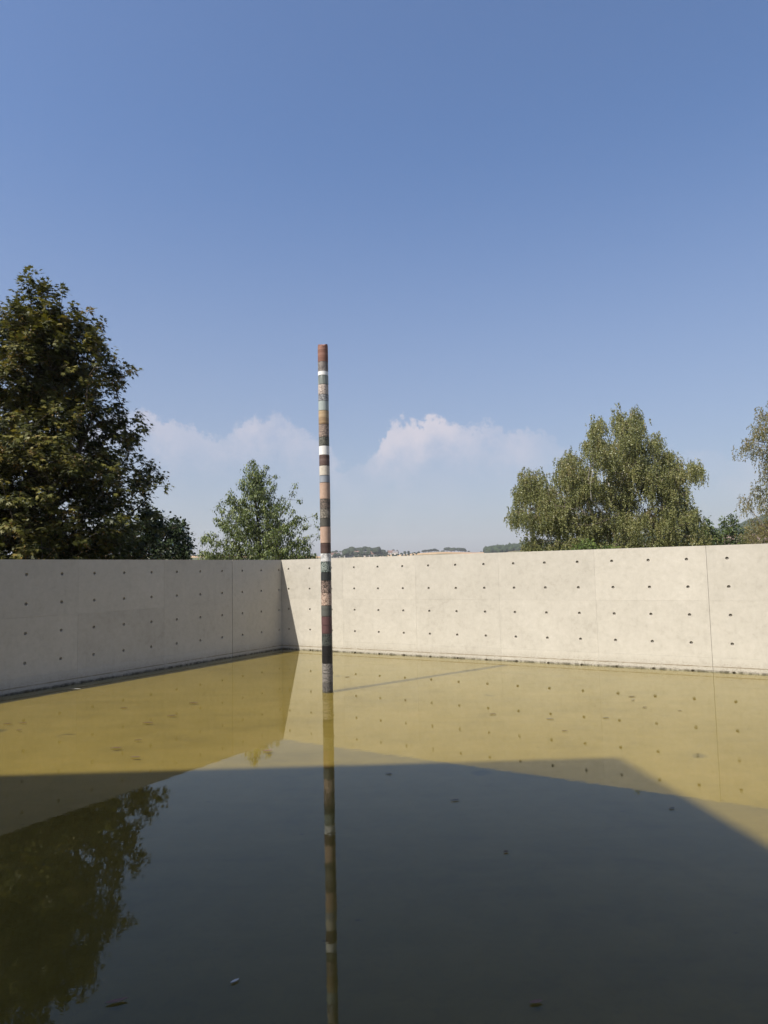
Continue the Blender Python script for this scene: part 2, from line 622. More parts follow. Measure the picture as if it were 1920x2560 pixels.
R_LEN, L_LEN = 16.1, 14.2
pR = CORNER + DR * R_LEN
pL = CORNER + DL * L_LEN
NEAR = 1.95
poly = [(CORNER.x, CORNER.y), (pL.x, pL.y), (pL.x, NEAR), (pR.x, NEAR), (pR.x, pR.y)]
_c = sum((Vector(p) for p in poly), Vector((0, 0))) / 5
fl = link('pool_floor', prism('pool_floor', [tuple(_c + (Vector(p) - _c) * 1.012) for p in poly], -.3, -.022), M['floor'])
tag(fl, kind='structure')
wt = link('water', mesh_py('water', [(x, y, 0) for x, y in poly], [(0, 1, 2, 3, 4)]), M['water'])
tag(wt, kind='structure')
te = link('terrace', prism('terrace', [(pL.x, NEAR), (-3.0, NEAR), (pR.x, NEAR), (pR.x, pR.y), (pR.x + 4, pR.y), (pR.x + 4, -8), (pL.x, -8)][::-1], -.45, .13), M['terrace'])
tag(te, kind='structure')

# ------------------------------------------------------------------ concrete walls
TOP = 2.008
HOLE_R = .026


def panel_mesh(w, h, xs, zs, thick=.03):
    """slab in local XZ, front at y=0 (facing -y), real conical tie holes at the crossings of xs and zs"""
    v, f = [], []
    key = {}

    def P(x, y, z):
        k = (round(x, 5), round(y, 5), round(z, 5))
        if k not in key:
            key[k] = len(v)
            v.append((x, y, z))
        return key[k]
    e = .0006                                        # small arris along every panel edge
    xb = [e] + [(a + c) / 2 for a, c in zip(xs, xs[1:])] + [w - e]
    zb = [e] + [(a + c) / 2 for a, c in zip(zs, zs[1:])] + [h - e]
    if not xs:
        xb = [e, w - e]
    if not zs:
        zb = [e, h - e]
    n = 16
    for i in range(len(xb) - 1):
        for j in range(len(zb) - 1):
            x0, x1, z0, z1 = xb[i], xb[i + 1], zb[j], zb[j + 1]
            if not xs or not zs:
                f.append((P(x0, 0, z0), P(x1, 0, z0), P(x1, 0, z1), P(x0, 0, z1)))
                continue
            cx, cz = xs[i], zs[j]
            cor = [P(x1, 0, z1), P(x0, 0, z1), P(x0, 0, z0), P(x1, 0, z0)]
            rim = [P(cx + HOLE_R * math.cos(2 * math.pi * k / n), 0, cz + HOLE_R * math.sin(2 * math.pi * k / n)) for k in range(n)]
            deep = [P(cx + HOLE_R * .8 * math.cos(2 * math.pi * k / n), .028, cz + HOLE_R * .8 * math.sin(2 * math.pi * k / n)) for k in range(n)]
            for k in range(4):
                for q in range(4):
                    f.append((cor[k], rim[(k * 4 + q + 1) % n], rim[k * 4 + q]))
                f.append((cor[k], cor[(k + 1) % 4], rim[(k * 4 + 4) % n]))
            for k in range(n):
                f.append((rim[k], rim[(k + 1) % n], deep[(k + 1) % n], deep[k]))
    # arris and side faces
    a = [P(e, 0, e), P(w - e, 0, e), P(w - e, 0, h - e), P(e, 0, h - e)]
    o = [P(0, e, 0), P(w, e, 0), P(w, e, h), P(0, e, h)]
    bk = [P(0, thick, 0), P(w, thick, 0), P(w, thick, h), P(0, thick, h)]
    edge_pts = []
    bot = [P(x, 0, e) for x in xb]
    topv = [P(x, 0, h - e) for x in xb][::-1]
    lef = [P(e, 0, z) for z in zb][::-1]
    rig = [P(w - e, 0, z) for z in zb]
    f.append(tuple([o[0], o[1]] + bot[::-1]))
    f.append(tuple([o[1], o[2]] + rig[::-1]))
    f.append(tuple([o[2], o[3]] + topv[::-1]))
    f.append(tuple([o[3], o[0]] + lef[::-1]))
    for k in range(4):
        f.append((o[k], bk[k], bk[(k + 1) % 4], o[(k + 1) % 4]))
    m = mesh_py('panel', v, f)
    bm = bmesh.new()
    bm.from_mesh(m)
    bmesh.ops.recalc_face_normals(bm, faces=bm.faces)
    # the slab is open behind, so make sure that the front looks out of the wall
    bm.normal_update()
    s = sum(fc.calc_area() * fc.normal.y for fc in bm.faces if abs(fc.normal.y) > .9)
    if s > 0:
        bmesh.ops.reverse_faces(bm, faces=bm.faces)
    bm.to_mesh(m)
    bm.free()
    return m


def plug_mesh():
    v, f = [(0, .019, 0)], []
    n = 12
    for r, y in ((.012, .0185), (.0205, .0235)):
        v += [(r * math.cos(2 * math.pi * k / n), y, r * math.sin(2 * math.pi * k / n)) for k in range(n)]
    for k in range(n):
        f.append((0, 1 + k, 1 + (k + 1) % n))
        f.append((1 + k, 1 + n + k, 1 + n + (k + 1) % n, 1 + (k + 1) % n))
    m = mesh_py('tie_plug', v, f, True)
    return m


PLUG = plug_mesh()
PLUG.materials.append(M['plug'])


def wall(name, label, direction, inward, length, first_joint, hole0, row1, wide_joint, wide, rnd, corner_block=False):
    """panels 1.8 x 0.9 m in front of a cast core; s runs from the corner along the wall"""
    root = empty(name, CORNER)
    # local x axis along the wall so that -y looks into the pool
    x_axis = direction if Vector((direction.y, -direction.x, 0)).dot(inward) > 0 else -direction
    flip = -1 if x_axis == -direction else 1
    root.rotation_euler = (0, 0, math.atan2(x_axis.y, x_axis.x))
    lo, hi = (0, length) if flip == 1 else (-length, 0)
    ext = .33
    core = box_mesh('core', lo - (ext if flip == 1 and corner_block else 0), hi + (ext if flip == -1 and corner_block else 0), .03, .33, -.5, TOP)
    link('core', core, M['concrete'], root)
    rows = [(-.3, .2206), (.2214, 1.1211), (1.1219, TOP)]
    joints = [0.0005]
    j = first_joint
    while j < length - .3:
        joints.append(j)
        j += 1.8
    joints.append(length)
    cache = {}
    for s0, s1 in zip(joints, joints[1:]):
        g0 = wide if abs(s0 - wide_joint) < .1 else .0006
        g1 = wide if abs(s1 - wide_joint) < .1 else .0006
        if s0 < .01:
            g0 = 0.0                                    # meets the other wall's face in the corner
        a, c = s0 + g0, s1 - g1
        hs = [hole0 + .6 * k for k in range(60) if a + .05 < hole0 + .6 * k < c - .05]
        for z0, z1 in rows:
            zs = [row1 - .45 * k for k in range(5)][::-1]
            zs = [q - z0 for q in zs if z0 + .05 < q < z1 - .05]
            if flip == 1:
                xs = [q - a for q in hs]
                ox = a
            else:
                xs = [c - q for q in hs][::-1]
                ox = -c
            k = (round(c - a, 3), round(z1 - z0, 3), tuple(round(q, 3) for q in xs))
            if k not in cache:
                cache[k] = panel_mesh(c - a, z1 - z0, xs, zs)
                cache[k].materials.append(M['concrete'])
            p = link('panel', cache[k], None, root, (ox, rnd.uniform(-.0006, .0006), z0))
            for xx in xs:
                for zz in zs:
                    link('tie_plug', PLUG, None, p, (xx, 0, zz))
    tag(root, label, 'wall', 'concrete walls round the pool')
    return root


_r = random.Random(5)
nL = Vector((DL.y, -DL.x, 0))
nL = nL if nL.dot(-CORNER) > 0 else -nL
nR = Vector((DR.y, -DR.x, 0))
nR = nR if nR.dot(-CORNER) > 0 else -nR
wall('concrete_wall', 'shaded grey concrete wall on the left of the pool with tie holes', DL, nL, L_LEN, 1.597, .097, 1.778, 1.597, .005, _r, True)
wall('concrete_wall', 'sunlit cream concrete wall behind the stone column with tie holes', DR, nR, R_LEN, 1.706, .206, 1.796, 8.906, .0022, _r)


# ------------------------------------------------------------------ unseen museum building behind the viewer, form invented to throw the big pool shadow
def museum():
    H = 9.7
    k = H / math.tan(SUN_EL)
    c0 = Vector((2.085 - k * SUN_H.x, 6.52 - k * SUN_H.y))
    a = Vector((-.9997, -.0255))
    c = Vector((.118, -.993))
    root = empty('unseen_museum_building', (c0.x, c0.y, -.5))
    stone = plain_mat('rubble_stone', (.33, .28, .22), .9, .2, .3, 4)
    tile = plain_mat('roof_slab', (.2, .19, .18), .85, .2)
    glass = plain_mat('dark_window_glass', (.03, .035, .04), .1, .6)
    wood = plain_mat('weathered_timber', (.16, .11, .07), .8, .2)
    W, L, inset = 12.0, 13.0, .35
    def q(u, w):
        p = a * u + c * w
        return (p.x, p.y)
    ring = [q(0, 0), q(W, 0), q(W, L), q(0, L)]
    inn = [q(inset, inset), q(W - inset, inset), q(W - inset, L - inset), q(inset, L - inset)]
    link('wall', prism('wall', inn, 0, H + .2), stone, root)
    link('roof', prism('roof', ring, H + .203, H + .5), tile, root)
    def slab(name, mat, u0, u1, z0, z1, par, out=.03):
        o = link(name, prism(name, [q(u0, inset - out), q(u1, inset - out), q(u1, inset + .05), q(u0, inset + .05)], z0, z1), mat, par)
        return o
    for u in (2.2, 5.2, 8.2):
        for z in (4.2, 7.2):
            w = slab('window', wood, u, u + 1.3, z, z + 1.6, root)
            slab('pane', glass, u + .1, u + 1.2, z + .1, z + 1.5, w, .04)
    slab('door', wood, 5.2, 6.6, .7, 2.9, root)
    sky_block_wing = [(.6, -4.2), (14.5, -4.2), (14.5, -11.0), (.6, -11.0)]  # unseen side block, added to cut sky light over the near water
    wl = link('wall', prism('wall', sky_block_wing, 0, 6.4), stone, root)
    link('roof', prism('roof', [(.3, -3.9), (14.8, -3.9), (14.8, -11.3), (.3, -11.3)], 6.403, 6.7), tile, root)
    for i in range(4):  # windows only dress the added side block
        w = link('window', box_mesh('window', 1.6 + i * 3.2, 4.0 + i * 3.2, -4.22, -4.1, 1.2, 3.6), wood, root)
        link('pane', box_mesh('pane', 1.7 + i * 3.2, 3.9 + i * 3.2, -4.19, -4.09, 1.3, 3.5), glass, w)
    tag(root, 'unseen museum building behind the viewer, its form and side block invented to shade the near water', 'building')


museum()


# ------------------------------------------------------------------ stone column
COL_XY = on_water(819.5, 1727)
ZS = [5.155, 4.867, 4.722, 4.656, 4.519, 4.366, 4.27, 4.12, 3.911, 3.72, 3.589, 3.45, 3.291, 3.144, 3.037, 2.793, 2.653, 2.507, 2.385, 2.142, 1.991, 1.868,
      1.714, 1.593, 1.418, 1.231, 1.074, 0.947, 0.825, 0.65, 0.521, 0.399, 0.259, 0.122, -.03]
STONES = [
    ('red banded sandstone drum with a broken rough top', 'band', [(.16, .055, .03), (.27, .10, .055), (.36, .17, .11)], 26, .8),
    ('grey pink speckled stone drum', 'speckle', [(.06, .05, .05), (.21, .175, .155), (.33, .28, .24)], 95, .7),
    ('thin white marble drum near the top', 'plain', [(.70, .70, .67), (.80, .80, .77)], 8, .5),
    ('grey green drum with pale upright stripes', 'stripe', [(.12, .145, .13), (.20, .235, .21), (.34, .37, .34)], 22, .6),
    ('pale pink speckled granite drum', 'speckle', [(.22, .16, .13), (.50, .40, .32), (.58, .47, .38)], 85, .6),
    ('grey black mottled granite drum', 'speckle', [(.07, .07, .075), (.20, .20, .205), (.38, .38, .39)], 80, .6),
    ('pale blue green stone drum', 'mottle', [(.20, .26, .25), (.32, .39, .37), (.42, .47, .44)], 90, .6),
    ('yellow ochre drum with wavy bands', 'band', [(.22, .12, .04), (.40, .25, .09), (.58, .43, .22)], 16, .6),
    ('pinkish granite drum with dark specks', 'speckle', [(.08, .06, .05), (.30, .20, .145), (.40, .29, .21)], 90, .6),
    ('dark olive speckled stone drum', 'speckle', [(.025, .025, .02), (.10, .10, .075), (.20, .20, .15)], 95, .6),
    ('white marble drum in the upper column', 'plain', [(.70, .70, .67), (.80, .80, .77)], 8, .5),
    ('dark red brown drum with fine bands', 'band', [(.075, .04, .032), (.12, .065, .05), (.17, .105, .085)], 30, .7),
    ('cream limestone drum', 'mottle', [(.46, .39, .29), (.56, .49, .38), (.60, .54, .43)], 40, .7),
    ('blue grey slate drum', 'plain', [(.20, .24, .30), (.27, .31, .37)], 12, .6),
    ('tall salmon sandstone drum', 'mottle', [(.40, .235, .145), (.47, .29, .185), (.50, .32, .215)], 14, .8),
    ('brown stone drum with a dark curved vein', 'vein', [(.21, .155, .115), (.16, .12, .09), (.055, .045, .035)], 30, .7),
    ('grey brown mottled stone drum', 'speckle', [(.07, .06, .045), (.19, .165, .125), (.29, .255, .20)], 85, .7),
    ('dark olive grey drum', 'mottle', [(.07, .065, .05), (.10, .095, .075)], 60, .6),
    ('salmon sandstone drum in the middle of the column', 'mottle', [(.42, .25, .16), (.50, .32, .215)], 14, .8),
    ('dark brown red drum', 'band', [(.07, .034, .027), (.115, .06, .045)], 24, .7),
    ('white marble drum with a grey vein', 'vein', [(.74, .74, .72), (.62, .62, .61), (.34, .35, .36)], 9, .4),
    ('dark green marble drum with white veins', 'vein', [(.018, .04, .033), (.05, .085, .07), (.36, .42, .38)], 42, .3),
    ('black slate drum', 'mottle', [(.022, .026, .028), (.04, .044, .046)], 50, .5),
    ('black and pink granite drum', 'speckle', [(.03, .025, .022), (.17, .11, .085), (.34, .235, .18)], 70, .4),
    ('orange pink granite drum', 'speckle', [(.12, .08, .06), (.44, .27, .18), (.56, .40, .29)], 85, .5),
    ('plain grey olive drum', 'band', [(.075, .08, .07), (.11, .115, .10)], 20, .6),
    ('upper maroon drum', 'plain', [(.105, .04, .042), (.135, .055, .057)], 20, .55),
    ('lower maroon drum', 'plain', [(.10, .038, .04), (.13, .053, .055)], 20, .55),
    ('dark green grey mottled drum', 'mottle', [(.015, .02, .018), (.05, .058, .052), (.14, .16, .145)], 60, .35),
    ('upper black basalt drum', 'plain', [(.014, .013, .015), (.02, .019, .021)], 30, .4),
    ('lower black basalt drum', 'plain', [(.013, .012, .014), (.019, .018, .02)], 30, .4),
    ('grey brown drum with pale cross veins', 'vein', [(.085, .075, .068), (.14, .125, .112), (.24, .22, .20)], 30, .6),
    ('grey brown drum just above the lowest', 'vein', [(.09, .08, .072), (.13, .115, .10), (.2, .18, .165)], 26, .6),
    ('dark grey drum standing in the water', 'speckle', [(.04, .036, .034), (.085, .075, .07), (.12, .11, .10)], 70, .6),
]


def drum_mesh(h, r, rough_top, rs):
    n = 40
    prof = [(r, 0), (r, h * .1), (r * (1 + rs.uniform(-.002, .002)), h * .33), (r * (1 + rs.uniform(-.002, .002)), h * .66), (r, h * .9), (r, h)]
    v, f = [], []
    for q, (rr, z) in enumerate(prof):
        for k in range(n):
            a = 2 * math.pi * k / n
            zz, r2 = z, rr
            if rough_top and q >= 3:
                amp = (q - 2) / 3
                zz = z - amp * (.030 * abs(math.sin(a * 1.5 + 1)) + rs.uniform(0, .022))
                r2 = rr - amp * rs.uniform(0, .004)
            v.append((r2 * math.cos(a), r2 * math.sin(a), zz))
    for q in range(len(prof) - 1):
        for k in range(n):
            f.append((q * n + k, q * n + (k + 1) % n, (q + 1) * n + (k + 1) % n, (q + 1) * n + k))
    f.append(tuple(range(n - 1, -1, -1)))
    top = (len(prof) - 1) * n
    if rough_top:
        ring = len(v)
        for k in range(n):
            a = 2 * math.pi * k / n
            v.append((r * .55 * math.cos(a), r * .55 * math.sin(a), h - .012 - rs.uniform(0, .028)))
        ctr = len(v)
        v.append((0, 0, h - .02))
        for k in range(n):
            f.append((top + k, top + (k + 1) % n, ring + (k + 1) % n, ring + k))
            f.append((ring + k, ring + (k + 1) % n, ctr))
    else:
        f.append(tuple(range(top, top + n)))
    m = mesh_py('stone_drum', v, f, False)
    caps = set(range(n)) | set(range(top, top + n))
    for ed in m.edges:
        if ed.vertices[0] in caps and ed.vertices[1] in caps:
            ed.use_edge_sharp = True
    return m


def column():
    root = empty('stone_column', (COL_XY.x, COL_XY.y, 0))
    rs = random.Random(21)
    v, f = [], []
    n = 20
    for z in (-.022, ZS[0] - .1):
        v += [(.071 * math.cos(2 * math.pi * k / n), .071 * math.sin(2 * math.pi * k / n), z) for k in range(n)]
    f = [(k, (k + 1) % n, n + (k + 1) % n, n + k) for k in range(n)]
    link('mortar_core', mesh_py('mortar_core', v, f, True), M['joint'], root)
    for i, (lab, kind, cols, sc, rg) in enumerate(STONES):
        z1, z0 = ZS[i] - .0033, ZS[i + 1] + .0033
        r = .0775 * (1 + rs.uniform(-.006, .006))
        me = drum_mesh(z1 - z0, r, i == 0, rs)
        for p in me.polygons:
            p.use_smooth = len(p.vertices) == 4 and abs(p.normal.z) < .5
        o = link('stone_drum', me, stone_mat('stone_' + str(i), kind, cols, sc, i * 1.37, rg), root, (rs.uniform(-.0012, .0012), rs.uniform(-.0012, .0012), z0))
        o.rotation_euler = (0, 0, rs.uniform(0, 6.28))
        o['label'] = lab
    tag(root, 'tall thin column of stacked round stones of many colours standing in the pool', 'column')


column()


# ------------------------------------------------------------------ trees
def grow(trunks, pts, bf=.4, seg=.8, sag=0.0, rs=RNG):
    """minimum-spanning growth with a path-length cost. trunks: list of node chains. returns pos, parent, n_trunk"""
    cap = len(pts) * 8 + 400
    pos = np.zeros((cap, 3))
    par = np.full(cap, -1, int)
    pl = np.zeros(cap)
    n = 0
    tip = np.zeros(cap, bool)
    for ch in trunks:
        prev = -1
        for i, p in enumerate(ch):
            p = np.array(p, float)
            if i == 0 and n > 0:
                prev = int(np.argmin(np.linalg.norm(pos[:n] - p, axis=1)))
                if np.linalg.norm(pos[prev] - p) < .05:
                    continue
            pos[n] = p
            par[n] = prev
            pl[n] = 0 if prev < 0 else pl[prev] + np.linalg.norm(p - pos[prev])
            prev = n
            n += 1
    nt = n
    tr = pos[:nt].copy()
    dd = np.array([np.min(np.linalg.norm(tr - p, axis=1)) for p in pts])
    for q in np.argsort(dd):
        p = pts[q]
        d = np.linalg.norm(pos[:n] - p, axis=1)
        j = int(np.argmin(d + bf * pl[:n] + np.where(pos[:n, 2] > p[2] + .3, .25, 0)))
        L = d[j]
        k = max(1, min(6, int(L / seg)))
        a = pos[j].copy()
        prev = j
        for s in range(1, k + 1):
            t = s / k
            x = a + (p - a) * t
            if s < k:
                x = x + rs.normal(0, .05 * L / k, 3) + np.array([0, 0, sag * L * math.sin(math.pi * t)])
            pos[n] = x
            par[n] = prev
            pl[n] = pl[prev] + np.linalg.norm(x - pos[prev])
            prev = n
            n += 1
        tip[prev] = True
    return pos[:n], par[:n], nt, tip[:n]


def radii(par, tip_r, expo, rmax):
    n = len(par)
    cnt = np.ones(n)
    for i in range(n - 1, -1, -1):
        if par[i] >= 0:
            cnt[par[i]] += cnt[i]
    return np.minimum(tip_r * cnt ** expo, rmax)


def tubes(pos, par, rad, idx, sides=5):
    vs, fs = [], []
    for i in idx:
        j = par[i]
        if j < 0:
            continue
        a, c = pos[j], pos[i]
        d = c - a
        L = np.linalg.norm(d)
        if L < 1e-4:
            continue
        d = d / L
        u = np.cross(d, [0.3, 0.9, 0.2])
        u /= np.linalg.norm(u)
        w = np.cross(d, u)
        r0 = min(rad[j], rad[i] * 1.5)
        k0 = len(vs)
        for c0, r in ((a - d * r0 * .3, r0), (c, rad[i])):
            for s in range(sides):
                t = 2 * math.pi * s / sides
                vs.append(c0 + (u * math.cos(t) + w * math.sin(t)) * r)
        for s in range(sides):
            fs.append((k0 + s, k0 + (s + 1) % sides, k0 + sides + (s + 1) % sides, k0 + sides + s))
    return np.array(vs), np.array(fs)


def leaf_mesh(name, P, A, N, S, tmpl, tfaces, rnd):
    """P base points, A axis, N approximate normals, S sizes, template in (along, across, normal)"""
    A = A / np.linalg.norm(A, axis=1, keepdims=True)
    B = np.cross(N, A)
    B /= np.linalg.norm(B, axis=1, keepdims=True) + 1e-9
    N2 = np.cross(A, B)
    t = np.asarray(tmpl)
    V = P[:, None, :] + S[:, None, None] * (t[None, :, 0, None] * A[:, None, :] + t[None, :, 1, None] * B[:, None, :] + t[None, :, 2, None] * N2[:, None, :])
    n, k = len(P), len(t)
    Fc = np.asarray(tfaces)[None] + (np.arange(n) * k)[:, None, None]
    return mesh_np(name, V.reshape(-1, 3), Fc.reshape(-1, Fc.shape[-1]), np.repeat(rnd, len(tfaces)))


def _maple_template():
    o = [(-125, .28), (-98, .62), (-70, .40), (-45, .92), (-22, .48), (0, 1.05), (22, .48), (45, .92), (70, .40), (98, .62), (125, .28)]
    v = [(0, 0, 0)]
    for a, r in o:
        a = math.radians(a)
        x, y = r * math.cos(a), r * math.sin(a)
        v.append((x + .12, y, -.22 * (x * x + .6 * y * y)))
    return v, [(0, i, i + 1) for i in range(1, len(o))]


MAPLE_T = _maple_template()
OVAL_T = ([(0, 0, 0), (.3, -.2, .04), (.72, -.17, -.04), (1, 0, -.16), (.72, .17, -.04), (.3, .2, .04), (.5, 0, -.03)],
          [(0, 1, 6), (1, 2, 6), (2, 3, 6), (3, 4, 6), (4, 5, 6), (5, 0, 6)])
RHOMB_T = ([(0, 0, 0), (.42, -.36, .03), (1, 0, -.1), (.42, .36, .03)], [(0, 1, 2), (0, 2, 3)])
ROUND_T = ([(0, 0, 0), (.25, -.33, .03), (.7, -.33, 0), (1, 0, -.12), (.7, .33, 0), (.25, .33, .03)], [(0, 1, 2), (0, 2, 3), (0, 3, 4), (0, 4, 5)])


def rand_dirs(n, rs=RNG):
    v = rs.normal(size=(n, 3))
    return v / np.linalg.norm(v, axis=1, keepdims=True)


def finish_tree(name, base, label, cat_group, pos, par, nt, rad, mats, crowns, cat='tree'):
    root = empty(name, tuple(base))
    off = np.array(base)
    idx_t = [i for i in range(nt)]
    idx_b = [i for i in range(nt, len(pos))]
    vt, ft = tubes(pos - off, par, rad, idx_t, 9)
    link('trunk', mesh_np('trunk', vt, ft, None, True), mats[0], root)
    thick = [i for i in idx_b if rad[i] > .022]
    thin = [i for i in idx_b if rad[i] <= .022]
    comp = {}
    for i in thick:                                     # one part for each limb that leaves the trunk
        j = par[i]
        comp[i] = comp.get(j, i) if j >= nt else i
    for c in sorted(set(comp.values())):
        vb, fb = tubes(pos - off, par, rad, [i for i in thick if comp[i] == c], 6)
        if len(vb):
            link('limb', mesh_np('limb', vb, fb, None, True), mats[1], root)
    if thin:
        vb, fb = tubes(pos - off, par, rad, thin, 4)
        link('twigs', mesh_np('twigs', vb, fb, None, True), mats[2], root)['kind'] = 'stuff'
    for nm, me, mt in crowns:
        me.transform(Matrix.Translation(-Vector(off)))
        q = link(nm, me, mt, root)
        if nm != 'crown':
            q['kind'] = 'stuff'
    tag(root, label, cat, cat_group)
    print(name, sum(len(x.data.polygons) for x in root.children))
    return root


def build_maple():
    rs = np.random.default_rng(101)
    base = spot(78, 1440, 21.6)
    base[2] = -.5
    edge = [spot(x, y, 21.6) for x, y in ((400, 1400), (395, 1330), (378, 1250), (362, 1150), (342, 1080), (312, 1000), (302, 920), (245, 850), (192, 780), (135, 715))]
    zk = [1.0] + [q[2] for q in edge] + [spot(90, 694, 21.6)[2]]
    rk = [3.5] + [float(np.linalg.norm(q[:2] - base[:2])) for q in edge] + [.15]
    HT = zk[-1]
    trunk = [base, base + (.02, .0, 1.2), base + (.08, .03, 2.6), base + (.02, 0, 4), base + (-.05, .05, 5.6), base + (.1, 0, 6.6), base + (.15, 0, 8.0), base + (.2, 0, HT - .8)]
    second = [base + (.08, .03, 2.4), base + (-.55, -.2, 4.0), base + (-1.1, -.4, 5.8), base + (-1.3, -.5, 6.6), base + (-1.2, -.5, 7.3)]
    third = [base + (.05, .03, 3.0), base + (.8, -.3, 4.3), base + (1.5, -.5, 5.6), base + (1.9, -.5, 6.8)]
    C = []
    while len(C) < 255:
        z = rs.uniform(1.0, HT - 1.2)
        R = np.interp(z, zk, rk)
        a = rs.uniform(0, 2 * math.pi)
        fr = rs.uniform(.0, 1.0) ** .33
        if rs.random() > .25 + R / 4:
            continue
        rr = max(0, R * fr * (1 + rs.normal(0, .09)) - .52)
        C.append(np.array([base[0] + rr * math.cos(a) + .1, base[1] + rr * math.sin(a), z]))
    # a few shoots that stick out of the outline to the right
    for px, py in ((380, 1172), (362, 1185), (345, 1195), (352, 1232), (300, 925), (285, 950), (215, 860), (190, 800), (228, 850), (150, 790), (95, 712), (125, 720), (78, 730), (365, 1275), (330, 1110), (310, 1060), (255, 880), (295, 1010)):
        q = spot(px, py, 20.9 + rs.normal(0, .5))
        C.append(q)
    pts = []
    for i, c in enumerate(C):
        far = i >= 255
        k = 7 if far else 13
        sp = (.17, .17, .16) if far else (.42, .42, .26)
        pts.append(c + rs.normal(size=(k, 3)) * np.array(sp))
    pts = np.concatenate(pts)
    pos, par, nt, tip = grow([trunk, second, third], pts, .35, .5, .04, rs)
    rad = radii(par, .006, .44, .22)
    tp = pos[tip]
    k = 21
    ctr = np.repeat(tp, k, 0)
    dirs = rand_dirs(len(ctr), rs)
    P = ctr + dirs * rs.uniform(.02, .26, (len(ctr), 1)) * np.array([1, 1, .75])
    out = P - (base + np.array([0, 0, 4.5]))
    out[:, 2] *= .2
    out /= np.linalg.norm(out, axis=1, keepdims=True) + 1e-6
    A = out * .7 + dirs * .7 + np.array([0, 0, -.45])
    N = rand_dirs(len(P), rs) * .55 + np.array([0, 0, 1.0]) + out * .35
    S = rs.uniform(.07, .125, len(P))
    cl = np.repeat(rs.normal(0, .16, len(tp)), k)
    rnd = np.clip(rs.uniform(.1, .9, len(P)) * .6 + .2 + cl, 0, 1)
    crown = leaf_mesh('crown', P, A, N, S, *MAPLE_T, rnd)
    # hanging bunches of winged seeds
    sel = rs.choice(len(tp), 900, replace=False)
    sp = np.repeat(tp[sel] + np.array([0, 0, -.08]) + (tp[sel] - base - np.array([0, 0, 5])) * np.array([.03, .03, 0]), 16, 0)
    sp = sp + rs.normal(size=sp.shape) * np.array([.055, .055, .085])
    A2 = rand_dirs(len(sp), rs) * .6 + np.array([0, 0, -1.0])
    seeds = leaf_mesh('seed_bunches', sp, A2, rand_dirs(len(sp), rs), rs.uniform(.035, .06, len(sp)), *RHOMB_T, rs.random(len(sp)))
    t = finish_tree('maple_tree', base, 'large dark maple tree with tan seed bunches behind the shaded wall', None, pos, par, nt, rad,
                    (M['bark'], M['bark'], M['bark']), [('crown', crown, M['maple_leaf']), ('seed_bunches', seeds, M['seed'])])
    return t


def lumps(L, D, n_per, depth, rs, area=True):
    """attractor points in clumps given by outline sizes at a range D"""
    out = []
    for (x, y, rx, ry) in L:
        n = int(n_per * (rx * ry / 2000.0 if area else 1)) + 3
        d0 = D + rs.normal(0, depth * .35)
        c = spot(x, y, d0)
        s = D / F_PX
        v = rand_dirs(n, rs) * rs.uniform(0, 1, (n, 1)) ** .4
        out.append(c + v * np.array([rx * s, (rx + ry) / 2 * s, ry * s]))
        # the same clump again in front and behind gives the crown its depth
        for k in (-1, 1):
            d1 = D + k * depth * rs.uniform(.5, 1.0)
            c = spot(x, y + 4, d1)
            v = rand_dirs(n // 2 + 1, rs) * rs.uniform(0, 1, (n // 2 + 1, 1)) ** .4
            out.append(c + v * np.array([rx * s, (rx + ry) / 2 * s, ry * s]) * .85)
    return np.concatenate(out)


def broad_tree(name, label, D, L, trunk_px, mat, tmpl, size, n_per, k, depth, seed, spread=.3, droop=.4, cat='tree', group=None, sides_up=.0):
    rs = np.random.default_rng(seed)
    pts = lumps(L, D, n_per, depth, rs)
    base = spot(trunk_px, 1400, D)
    base[2] = -.5
    top = spot(L[0][0], L[0][1], D)
    trunk = [base + (top - base) * t + np.array([rs.normal(0, .05), rs.normal(0, .05), 0]) * (t > 0) for t in np.linspace(0, .95, 7)]
    pts = pts[pts[:, 2] > 0.3]
    pos, par, nt, tip = grow([trunk], pts, .4, .5, .03, rs)
    rad = radii(par, .005, .45, .2)
    tp = pos[tip]
    ctr = np.repeat(tp, k, 0)
    dirs = rand_dirs(len(ctr), rs)
    P = ctr + dirs * rs.uniform(.02, spread, (len(ctr), 1))
    A = dirs * .8 + np.array([0, 0, -droop])
    N = rand_dirs(len(P), rs) * .7 + np.array([0, 0, 1.0])
    S = rs.uniform(.75, 1.2, len(P)) * size
    rnd = np.clip(rs.random(len(P)) * .7 + np.repeat(rs.normal(.15, .14, len(tp)), k), 0, 1)
    crown = leaf_mesh('crown', P, A, N, S, *tmpl, rnd)
    return finish_tree(name, base, label, group, pos, par, nt, rad, (M['bark'], M['bark'], M['bark']), [('crown', crown, mat)], cat)


